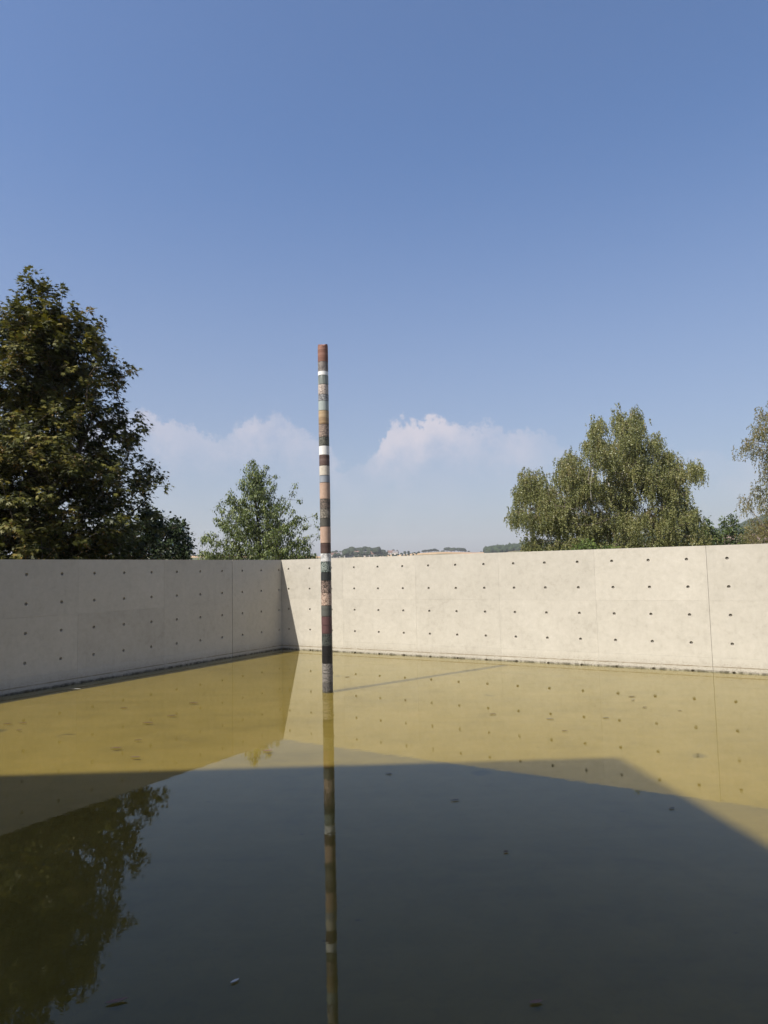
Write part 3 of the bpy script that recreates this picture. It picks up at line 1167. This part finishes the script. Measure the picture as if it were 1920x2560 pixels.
def build_cherry():
    rs = np.random.default_rng(202)
    D = 33.7
    base = spot(652, 1430, D)
    base[2] = -.5
    zk = [1.4, 2.64, 3.6, 4.38, 5.15, 5.93, 6.7, 7.1]
    rk = [2.75, 2.75, 2.5, 2.0, 1.45, .8, .3, .06]
    tip_z = 6.75
    trunk = [base + np.array([.05 * math.sin(t * 5) - .3 * t * t, .04 * math.cos(t * 4), t * (tip_z + .5)]) for t in np.linspace(0, 1, 12)]
    pts = []
    # ascending boughs carry the leaf tufts
    for i in range(86):
        z0 = .9 + 5.4 * (i / 86) ** 1.2
        a = i * 2.399 + rs.normal(0, .2)
        zt = z0 + rs.uniform(.25, .85)
        R = np.interp(min(zt, 7), zk, rk) * rs.uniform(.82, 1.08)
        ts = np.linspace(.25, 1, max(4, int(R / .22)))
        for t in ts:
            c = np.array([R * t * math.cos(a) - .3 * (z0 / 7) ** 2, R * t * math.sin(a), z0 + (zt - z0) * t ** 1.3])
            m = 3 if t < .95 else 2
            for q in range(m):
                pts.append(base + np.array([0, 0, .5]) + c + rs.normal(0, .17, 3) * (1.0 if t < .9 else .6))
    for px, py in ((638, 1157), (661, 1166), (690, 1190), (692, 1210), (738, 1212), (734, 1232), (622, 1182), (783, 1292), (795, 1315), (567, 1256), (580, 1235), (612, 1215), (548, 1305), (530, 1350), (800, 1345), (755, 1252)):
        c = spot(px, py, D + rs.normal(0, .5))
        for q in range(2):
            pts.append(c + rs.normal(0, .07, 3))
    pts = np.array(pts)
    pos, par, nt, tip = grow([trunk], pts, .45, .45, .03, rs)
    rad = radii(par, .0045, .45, .13)
    tp = pos[tip]
    k = 17
    ctr = np.repeat(tp, k, 0)
    dirs = rand_dirs(len(ctr), rs)
    P = ctr + dirs * rs.uniform(.02, .2, (len(ctr), 1))
    A = dirs * .6 + np.array([0, 0, -.8])
    N = rand_dirs(len(P), rs) * .5 + dirs * np.array([1, 1, 0]) + np.array([0, 0, .6])
    S = rs.uniform(.085, .13, len(P))
    rnd = np.clip(rs.random(len(P)) * .7 + np.repeat(rs.normal(.15, .13, len(tp)), k), 0, 1)
    crown = leaf_mesh('crown', P, A, N, S, *OVAL_T, rnd)
    finish_tree('cherry_tree', base, 'small conical green tree with drooping leaves left of the stone column', None, pos, par, nt, rad,
                (M['bark'], M['bark'], M['bark']), [('crown', crown, M['cherry_leaf'])])


def build_birch(name, label, D, L, stems, n_per, strands, leaves, smin, smax, depth, mat, seed, leaf=.085):
    rs = np.random.default_rng(seed)
    pts = lumps(L, D, n_per, depth, rs)
    pts = pts[pts[:, 2] > .8]
    chains = []
    base = None
    for ch in stems:
        c = [spot(x, y, D + dd) for x, y, dd in ch]
        if base is None:
            base = c[0].copy()
            base[2] = -.5
            c = [base, (base + c[0]) / 2] + c
        chains.append(c)
    pos, par, nt, tip = grow(chains, pts, .3, .7, .06, rs)
    rad = radii(par, .006, .47, .24)
    tp = pos[tip]
    # pendulous strands
    k = strands
    st = np.repeat(tp, k, 0) + rs.normal(0, .16, (len(tp) * k, 3))
    ln = rs.uniform(smin, smax, len(st))
    a = rs.uniform(0, 2 * math.pi, len(st))
    drift = np.stack([np.cos(a), np.sin(a), np.zeros(len(st))], 1) * rs.uniform(.05, .35, (len(st), 1))
    t = rs.uniform(0, 1, (len(st), leaves)) ** .9
    P = st[:, None, :] + drift[:, None, :] * np.sqrt(t)[:, :, None] + np.array([0, 0, -1.0]) * (t * ln[:, None])[:, :, None] + np.array([0, 0, .25]) * (np.sin(t * 2.2) * .6)[:, :, None]
    P = P.reshape(-1, 3) + rs.normal(0, .028, (len(st) * leaves, 3))
    dirs = rand_dirs(len(P), rs)
    A = dirs * .6 + np.array([0, 0, -.9])
    N = rand_dirs(len(P), rs) + np.array([0, 0, .35])
    S = rs.uniform(.75, 1.25, len(P)) * leaf
    rnd = np.clip(rs.random(len(P)) * .6 + np.repeat(np.repeat(rs.normal(.2, .15, len(tp)), k), leaves), 0, 1)
    keep = P[:, 2] > .2
    crown = leaf_mesh('crown', P[keep], A[keep], N[keep], S[keep], *RHOMB_T, rnd[keep])
    # the hanging twigs themselves, thin three-sided strips
    sel = rs.choice(len(st), min(len(st), 900), replace=False)
    V, Fc = [], []
    for s in sel:
        i0 = len(V)
        for q in np.linspace(0, 1, 4):
            p = st[s] + drift[s] * math.sqrt(q) + np.array([0, 0, -q * ln[s] + .15 * math.sin(q * 2.2)])
            V += [p + (-.004, 0, 0), p + (.004, 0, 0), p + (0, .005, 0)]
        for q in range(3):
            for e in range(3):
                Fc.append((i0 + q * 3 + e, i0 + q * 3 + (e + 1) % 3, i0 + q * 3 + 3 + (e + 1) % 3, i0 + q * 3 + 3 + e))
    hang = mesh_np('hanging_twigs', np.array(V), np.array(Fc))
    finish_tree(name, base, label, None, pos, par, nt, rad, (M['birch_bark'], M['birch_bark'], M['twig']), [('crown', crown, mat), ('hanging_twigs', hang, M['twig'])])


build_maple()
broad_tree('dark_tree', 'low dark green tree tucked against the right foot of the maple', 27.0,
           [(395, 1315, 32, 34), (370, 1300, 32, 30), (430, 1325, 24, 26), (452, 1312, 10, 14), (452, 1345, 22, 24), (468, 1372, 14, 18), (410, 1370, 50, 34), (340, 1350, 50, 50), (452, 1385, 26, 18)],
           400, M['dark_leaf'], ROUND_T, .12, 46, 13, 1.2, 31, .26, .3)
build_cherry()
BIRCH = [(1552, 1050, 20, 34), (1590, 1052, 20, 34), (1578, 1090, 34, 34), (1495, 1075, 22, 34), (1490, 1115, 32, 34), (1638, 1100, 17, 22), (1530, 1140, 48, 44), (1600, 1150, 50, 44), (1425, 1145, 32, 24),
         (1420, 1185, 40, 30), (1335, 1188, 36, 22), (1385, 1265, 46, 30), (1465, 1190, 40, 30), (1670, 1140, 20, 20), (1310, 1222, 30, 26), (1362, 1232, 46, 32), (1290, 1275, 26, 22), (1345, 1290, 44, 28), (1450, 1225, 46, 42), (1540, 1225, 56, 46), (1640, 1195, 52, 46),
         (1690, 1175, 30, 26), (1735, 1165, 24, 16), (1690, 1235, 38, 34), (1400, 1300, 50, 36), (1480, 1300, 56, 40), (1575, 1300, 56, 40), (1660, 1290, 46, 38), (1725, 1290, 28, 34), (1330, 1350, 26, 24),
         (1420, 1360, 60, 26), (1540, 1365, 60, 26), (1660, 1355, 56, 30), (1740, 1345, 26, 30)]
build_birch('birch_tree', 'broad weeping birch with pale limbs behind the sunlit wall', 45.0, BIRCH,
            [[(1556, 1395, 0), (1558, 1340, 0), (1552, 1270, 0), (1556, 1190, .2), (1570, 1110, 0), (1580, 1050, 0)],
             [(1556, 1385, 0), (1520, 1345, -.3), (1480, 1300, -.2), (1440, 1262, .2), (1395, 1235, .5)],
             [(1552, 1300, 0), (1505, 1280, -2), (1478, 1250, -2.6), (1476, 1210, -2.8), (1488, 1140, -1.5)],
             [(1553, 1280, 0), (1600, 1220, -1.5), (1622, 1180, -2), (1650, 1140, -1.2)],
             [(1558, 1340, 0), (1630, 1270, -1), (1690, 1215, -.6), (1730, 1178, 0)],
             [(1556, 1395, 0), (1480, 1345, 1), (1400, 1300, .5), (1330, 1270, 0)]],
            40, 6, 25, .4, 1.15, 2.6, M['birch_leaf'], 303, .082)
build_birch('birch_tree', 'thin brownish birch cut off by the right picture edge', 41.0,
            [(1912, 1030, 16, 20), (1900, 1065, 22, 22), (1868, 1105, 20, 14), (1905, 1120, 30, 26), (1935, 1090, 30, 40), (1925, 1165, 20, 22), (1905, 1215, 16, 16), (1865, 1250, 13, 16), (1915, 1255, 18, 20), (1945, 1220, 20, 40),
             (1890, 1310, 24, 20), (1925, 1300, 24, 24), (1905, 1345, 36, 22), (1870, 1345, 22, 20), (1990, 1150, 50, 60), (2000, 1280, 60, 60)],
            [[(1962, 1390, 0), (1958, 1300, 0), (1950, 1200, 0), (1944, 1100, 0), (1925, 1040, 0)], [(1960, 1385, 0), (1915, 1320, 0), (1870, 1265, 0)]],
            22, 4, 14, .3, .9, 1.3, M['birch_leaf_dry'], 404, .07)
broad_tree('leafy_bush', 'dark green bush between the two birches above the wall', 52.0,
           [(1832, 1300, 9, 16), (1808, 1305, 8, 12), (1838, 1330, 20, 24), (1800, 1338, 24, 22), (1775, 1355, 30, 22), (1850, 1352, 26, 18), (1770, 1305, 5, 18), (1762, 1330, 20, 25), (1815, 1362, 40, 14)],
           1805, M['bush_leaf'], ROUND_T, .15, 60, 11, .9, 51, .3, .3, cat='bush')
broad_tree('green_shrub', 'fresh green shrub showing above the wall under the broad birch', 39.0,
           [(1470, 1362, 24, 14), (1445, 1378, 26, 12), (1500, 1378, 36, 12), (1530, 1372, 18, 12), (1415, 1392, 20, 8)],
           1480, M['shrub_leaf'], ROUND_T, .12, 70, 12, .7, 61, .26, .3, cat='bush')


# ------------------------------------------------------------------ far hillside: trees, houses, woodland
def crown_blob(seed, subdiv=2):
    rs = random.Random(seed)
    bm = bmesh.new()
    bmesh.ops.create_icosphere(bm, subdivisions=subdiv, radius=1)
    lob = [(Vector((rs.gauss(0, 1), rs.gauss(0, 1), rs.gauss(.3, .8))).normalized(), rs.uniform(.15, .4)) for _ in range(9)]
    for v in bm.verts:
        n = v.co.normalized()
        k = .74 + sum(a * max(0, n.dot(d) - .55) * 1.4 for d, a in lob) + rs.uniform(-.07, .07)
        v.co = n * k
        v.co.z *= .95
        if v.co.z < -.5:
            v.co.z = -.5 + (v.co.z + .5) * .4
    m = bpy.data.meshes.new('crown')
    bm.to_mesh(m)
    bm.free()
    m.materials.append(M['far_leaf'])
    return m


def far_trunk():
    v, f = [], []
    n = 6
    for r, z in ((.06, 0), (.045, .5), (.03, .9)):
        v += [(r * math.cos(2 * math.pi * k / n), r * math.sin(2 * math.pi * k / n), z) for k in range(n)]
    for q in range(2):
        f += [(q * n + k, q * n + (k + 1) % n, (q + 1) * n + (k + 1) % n, (q + 1) * n + k) for k in range(n)]
    m = mesh_py('trunk', v, f)
    m.materials.append(M['bark'])
    return m


CROWNS = [crown_blob(i) for i in range(6)]
FTRUNK = far_trunk()
_fr = random.Random(77)


def far_tree(px, top_py, d, label, group, wide=1.0):
    az, s = azslope(px, top_py)
    zt = terrain_z(math.degrees(az), d)
    h = max(3.5, EYE + s * d - zt)
    x, y = math.sin(az) * d, math.cos(az) * d
    r = empty('far_tree', (x, y, zt - .3), _fr.uniform(0, 6.28))
    w = h * .42 * wide * _fr.uniform(.85, 1.15)
    t = link('trunk', FTRUNK, None, r)
    t.scale = (h, h, h * .6)
    c = link('crown', _fr.choice(CROWNS), None, r, (0, 0, h * .58))
    c.scale = (w, w, h * .46)
    tag(r, label, 'tree', group)


VT = 'dark tree among the village trees on the far hillside right of the column'
for i in range(54):
    px = 806 + 190 * (i + _fr.random()) / 54
    prof = np.interp(px, [806, 822, 835, 850, 868, 880, 905, 925, 945, 955, 965, 980, 998], [1386, 1384, 1374, 1379, 1369, 1368, 1366, 1369, 1366, 1372, 1378, 1379, 1383])
    k = i % 3
    far_tree(px, prof + (0 if k == 0 else _fr.uniform(3, 12)), (1330, 1230, 1130)[k] + _fr.uniform(-40, 40), VT, 'village trees on the far hill', 1.25)
for px, py in ((972, 1375), (983, 1374), (992, 1375), (1012, 1377), (1021, 1376)):
    far_tree(px, py, 1480, 'small round tree in the row along the far hill crest', 'row of round trees on the crest', 1.0)
for i in range(11):
    far_tree(1000 + 50 * (i + _fr.random()) / 11, 1381 + _fr.uniform(-1, 4), 1250 + _fr.uniform(-40, 60), 'low dark hedge tree at the edge of the tan field', 'hedge trees below the tan field')
for i in range(30):
    far_tree(806 + 240 * (i + _fr.random()) / 30, np.interp(i, [0, 20, 30], [1388, 1386, 1383]) + _fr.uniform(-2, 3), 1090 + _fr.uniform(-30, 50), 'low dark tree of the hedge along the foot of the far village', 'hedge below the far village', 1.5)
for i in range(9):
    far_tree(484 + 62 * (i + _fr.random()) / 9, 1391 + _fr.uniform(-1, 3), 1150 + _fr.uniform(-30, 30), 'low dark hedge tree below the left field behind the wall', 'hedge below the left field', 1.4)
for i in range(20):
    px = 1040 + 136 * (i + _fr.random()) / 20
    py = np.interp(px, [1040, 1060, 1085, 1100, 1108, 1115, 1130, 1150, 1160, 1176], [1379, 1374, 1370, 1374, 1376, 1368, 1368, 1367, 1371, 1377])
    far_tree(px, py + _fr.uniform(-.5, 2.5), 1590 + _fr.uniform(-25, 15), 'dark tree of the copse on the ridge behind the tan field', 'copse on the ridge', 1.7)
for i in range(16):
    px = 1196 + 116 * (i + _fr.random()) / 16
    py = np.interp(px, [1196, 1215, 1240, 1270, 1290, 1312], [1378, 1373, 1373, 1368, 1361, 1359])
    far_tree(px, py + _fr.uniform(-1, 2), 1580 + _fr.uniform(-25, 15), 'dark tree on the wooded crest left of the broad birch', 'trees on the wooded crest')
for px, py in ((500, 1384), (512, 1383), (522, 1382), (531, 1384), (545, 1384)):
    far_tree(px, py + 1, 1590, 'tiny tree on the far ridge left of the conical tree', 'trees on the left ridge')

HW = plain_mat('white_render', (.5, .48, .44), .8, .2, .05)
HR = plain_mat('brown_roof_tiles', (.17, .105, .085), .85, .2, .2, 2)
HG = plain_mat('grey_roof_tiles', (.16, .155, .16), .85, .2, .2, 2)
HP = plain_mat('pinkish_weathered_tiles', (.22, .165, .145), .9, .15, .2, 3)
HWIN = plain_mat('house_window_glass', (.05, .055, .06), .2, .5)


def house(px, d, w, dep, hw, hr, rz, roof, label, group=None, z=None, name='house'):
    az, _ = azslope(px, 1390)
    zt = terrain_z(math.degrees(az), d) if z is None else z
    r = empty(name, (math.sin(az) * d, math.cos(az) * d, zt - .4), rz - az)
    link('wall', box_mesh('wall', -w / 2, w / 2, -dep / 2, dep / 2, 0, hw), HW, r)
    o = .35
    a, c = w / 2 + o, dep / 2 + o
    v = [(-a, -c, hw - .15), (a, -c, hw - .15), (a, c, hw - .15), (-a, c, hw - .15), (-a, 0, hw + hr), (a, 0, hw + hr)]
    ro = link('roof', mesh_py('roof', v, [(0, 1, 5, 4), (2, 3, 4, 5), (1, 2, 5), (3, 0, 4), (3, 2, 1, 0)]), roof, r)
    link('chimney', box_mesh('chimney', w * .2, w * .2 + .8, -.4, .4, hw + hr * .5, hw + hr + .9), HR, ro)
    for i in range(max(2, int(w / 3.2))):
        x = -w / 2 + (i + .5) * w / max(2, int(w / 3.2))
        link('window', box_mesh('window', x - .55, x + .55, -dep / 2 - .04, -dep / 2 + .05, hw * .45, hw * .45 + 1.3), HWIN, r)
    tag(r, label, 'house', group)


house(870, 1105, 12, 8, 6, 3, .1, HG, 'long white house at the lower edge of the far village', 'far village houses')
house(893, 1180, 9, 8, 6, 4, -.3, HR, 'white house with brown roof among the far village trees', 'far village houses')
house(836, 1120, 11, 8, 5, 4, .4, HR, 'brown roofed house near the stone column in the far village', 'far village houses')
house(848, 1190, 9, 8, 5, 4, .2, HG, 'grey roofed house half hidden by far village trees', 'far village houses')
house(912, 1160, 12, 8, 5, 4, -.2, HG, 'low white house with grey roof in the middle of the far village', 'far village houses')
house(930, 1130, 10, 8, 5, 4, .3, HR, 'brown roofed house in the right part of the far village', 'far village houses')
house(978, 1330, 11, 8, 5, 4, .1, HR, 'pale house by the row of round trees on the crest', 'far village houses')
house(989, 1300, 10, 8, 5, 3, -.2, HG, 'pale house next to the hedge below the tan field', 'far village houses')
house(1884, 74, 4.6, 5, 3.1, 1.9, .5, HP, 'house with pinkish weathered roof behind the right birch', None, -.3)


def woodland():
    base = bmesh.new()
    bmesh.ops.create_icosphere(base, subdivisions=1, radius=1)
    bv = np.array([v.co for v in base.verts])
    base.verts.index_update()
    bf = np.array([[v.index for v in f.verts] for f in base.faces])
    base.free()
    rs = np.random.default_rng(9)
    V, Fc = [], []
    k = 0
    for _ in range(6000):
        az = rs.uniform(8.2, 33)
        d = 1640 - 980 * rs.random() ** 1.3
        if az < 14 and d < 1120 + rs.normal(0, 30):
            continue
        z = terrain_z(az, d)
        r = rs.uniform(4, 7.5)
        c = np.array([math.sin(math.radians(az)) * d, math.cos(math.radians(az)) * d, z + r * .5])
        V.append(c + bv * (1 + rs.normal(0, .1, (len(bv), 1))) * np.array([r, r, r * rs.uniform(.8, 1.25)]))
        Fc.append(bf + k)
        k += len(bv)
    o = link('woodland', mesh_np('woodland', np.concatenate(V), np.concatenate(Fc)), M['wood'])
    tag(o, 'distant wooded hillside behind the birches on the right', 'woodland', None, 'stuff')


woodland()


# ------------------------------------------------------------------ leaves and scraps on the water
def floating(name, px, py, length, width, mat, rz, label, cat='leaf', group='leaves floating on the pool', curl=.25):
    p = on_water(px, py)
    n = 6
    v, f = [], []
    for i in range(n + 1):
        t = i / n
        w = width * .5 * math.sin(math.pi * min(1, t * .92 + .05)) ** .8
        z = .002 + curl * length * (t - .45) ** 2
        for s in (-1, 0, 1):
            v.append(((t - .5) * length, s * w, z + abs(s) * w * .35))
    for i in range(n):
        for s in range(2):
            a = i * 3 + s
            f.append((a, a + 3, a + 4, a + 1))
    nv = len(v)
    v += [(x, y, z + .0012) for x, y, z in v]              # the blade has a thickness
    f += [tuple(nv + q for q in c[::-1]) for c in f]
    o = link(name, mesh_py(name, v, f, True), mat, None, (p.x, p.y, .001))
    o.rotation_euler = (0, 0, rz)
    tag(o, label, cat, group)


BR = plain_mat('withered_brown_leaf', (.10, .065, .038), .7, .3, .3, 30)
PK = plain_mat('reddish_leaf', (.17, .10, .075), .6, .3, .2, 30)
GY = plain_mat('grey_dry_leaf', (.12, .105, .08), .6, .3, .2, 30)
WH = plain_mat('white_feather', (.5, .49, .46), .7, .3, .05, 30)
floating('feather', 587, 2455, .04, .014, WH, .7, 'small white feather floating left of the column reflection near the bottom', 'feather', None)
floating('floating_leaf', 292, 2506, .085, .022, PK, .35, 'curled reddish brown leaf floating at the bottom left in the maple reflection')
floating('floating_leaf', 1340, 2508, .055, .02, PK, .2, 'reddish brown leaf floating at the bottom right of the column reflection')
floating('floating_leaf', 1137, 2002, .07, .02, GY, .3, 'grey leaf floating in shaded water right of the column, larger one')
floating('floating_leaf', 973, 1935, .06, .018, GY, -.2, 'grey leaf floating near the column where the shade begins')
floating('floating_leaf', 1679, 2022, .05, .018, GY, .1, 'grey leaf floating on the right just below the wall reflection')
floating('floating_leaf', 1265, 2131, .035, .02, BR, .4, 'tiny dark leaf alone in the middle of the shaded water')
floating('floating_leaf', 670, 1878, .1, .03, PK, .15, 'pinkish leaf floating below the reflection of the wall corner')
floating('floating_stick', 186, 1723, .2, .022, WH, .1, 'short white stick floating beside the shaded wall', 'stick', None, .02)
for px, py, l, lab in ((290, 1871, .11, 'brown leaf on sunlit water below the middle of the shaded wall, largest of its cluster'), (345, 1851, .08, 'small pale edged leaf just right of the brown leaf cluster on the left'),
                       (338, 1894, .1, 'small brown leaf lowest of the cluster on the sunlit left water'), (57, 1808, .1, 'brown leaf near the left picture edge on sunlit water'),
                       (48, 1826, .08, 'thin brown leaf just below another near the left picture edge'), (20, 1810, .1, 'brown leaf touching the left picture edge on sunlit water'),
                       (370, 1808, .13, 'slim brown leaf highest in the middle of the left sunlit water'), (430, 1790, .12, 'slim brown leaf by the reflected tie holes left of the wall joint'),
                       (484, 1758, .13, 'slim brown leaf farthest from the viewer before the shaded wall'), (310, 1770, .1, 'faint brown leaf close under the shaded wall on the left')):
    floating('floating_leaf', px, py, l, l * .28, BR, _fr.uniform(-.3, .5), lab, curl=.1)
for px, py, l, lab in ((868, 1693, .11, 'dark leaf floating right beside the foot of the stone column'), (1375, 1798, .12, 'dry leaf floating before the middle of the sunlit wall'),
                       (1232, 1786, .12, 'dry leaf on sunlit water above the shadow edge right of the column'), (1515, 1795, .1, 'dry leaf on sunlit water above the shadow corner'),
                       (1580, 1742, .13, 'dry leaf nearest the sunlit wall on the right, upper of a pair'), (1583, 1751, .1, 'dry leaf on the right, lower of a pair near the sunlit wall'),
                       (1612, 1769, .11, 'pale dry leaf between the pair of leaves and the right edge'), (1412, 1828, .09, 'tiny dry leaf low on the sunlit water before the right wall'), (1700, 1777, .07, 'tiny dry leaf farthest right on the sunlit water')):
    floating('floating_leaf', px, py, l * .75, l * .2, GY if px % 2 else BR, _fr.uniform(-.3, .5), lab, curl=.1)


# ------------------------------------------------------------------ summer haze
def haze():
    m, b, out = new_mat('summer_haze')
    v = b.n('ShaderNodeVolumePrincipled')
    v.inputs['Color'].default_value = (.86, .88, .95, 1)
    v.inputs['Density'].default_value = .00016
    v.inputs['Anisotropy'].default_value = .15
    b.put(out.inputs['Volume'], v.outputs[0])
    o = link('haze', box_mesh('haze', -3200, 3200, -3200, 3200, -14, 150), m)
    tag(o, 'pale summer haze over the whole valley', 'haze', None, 'stuff')


haze()
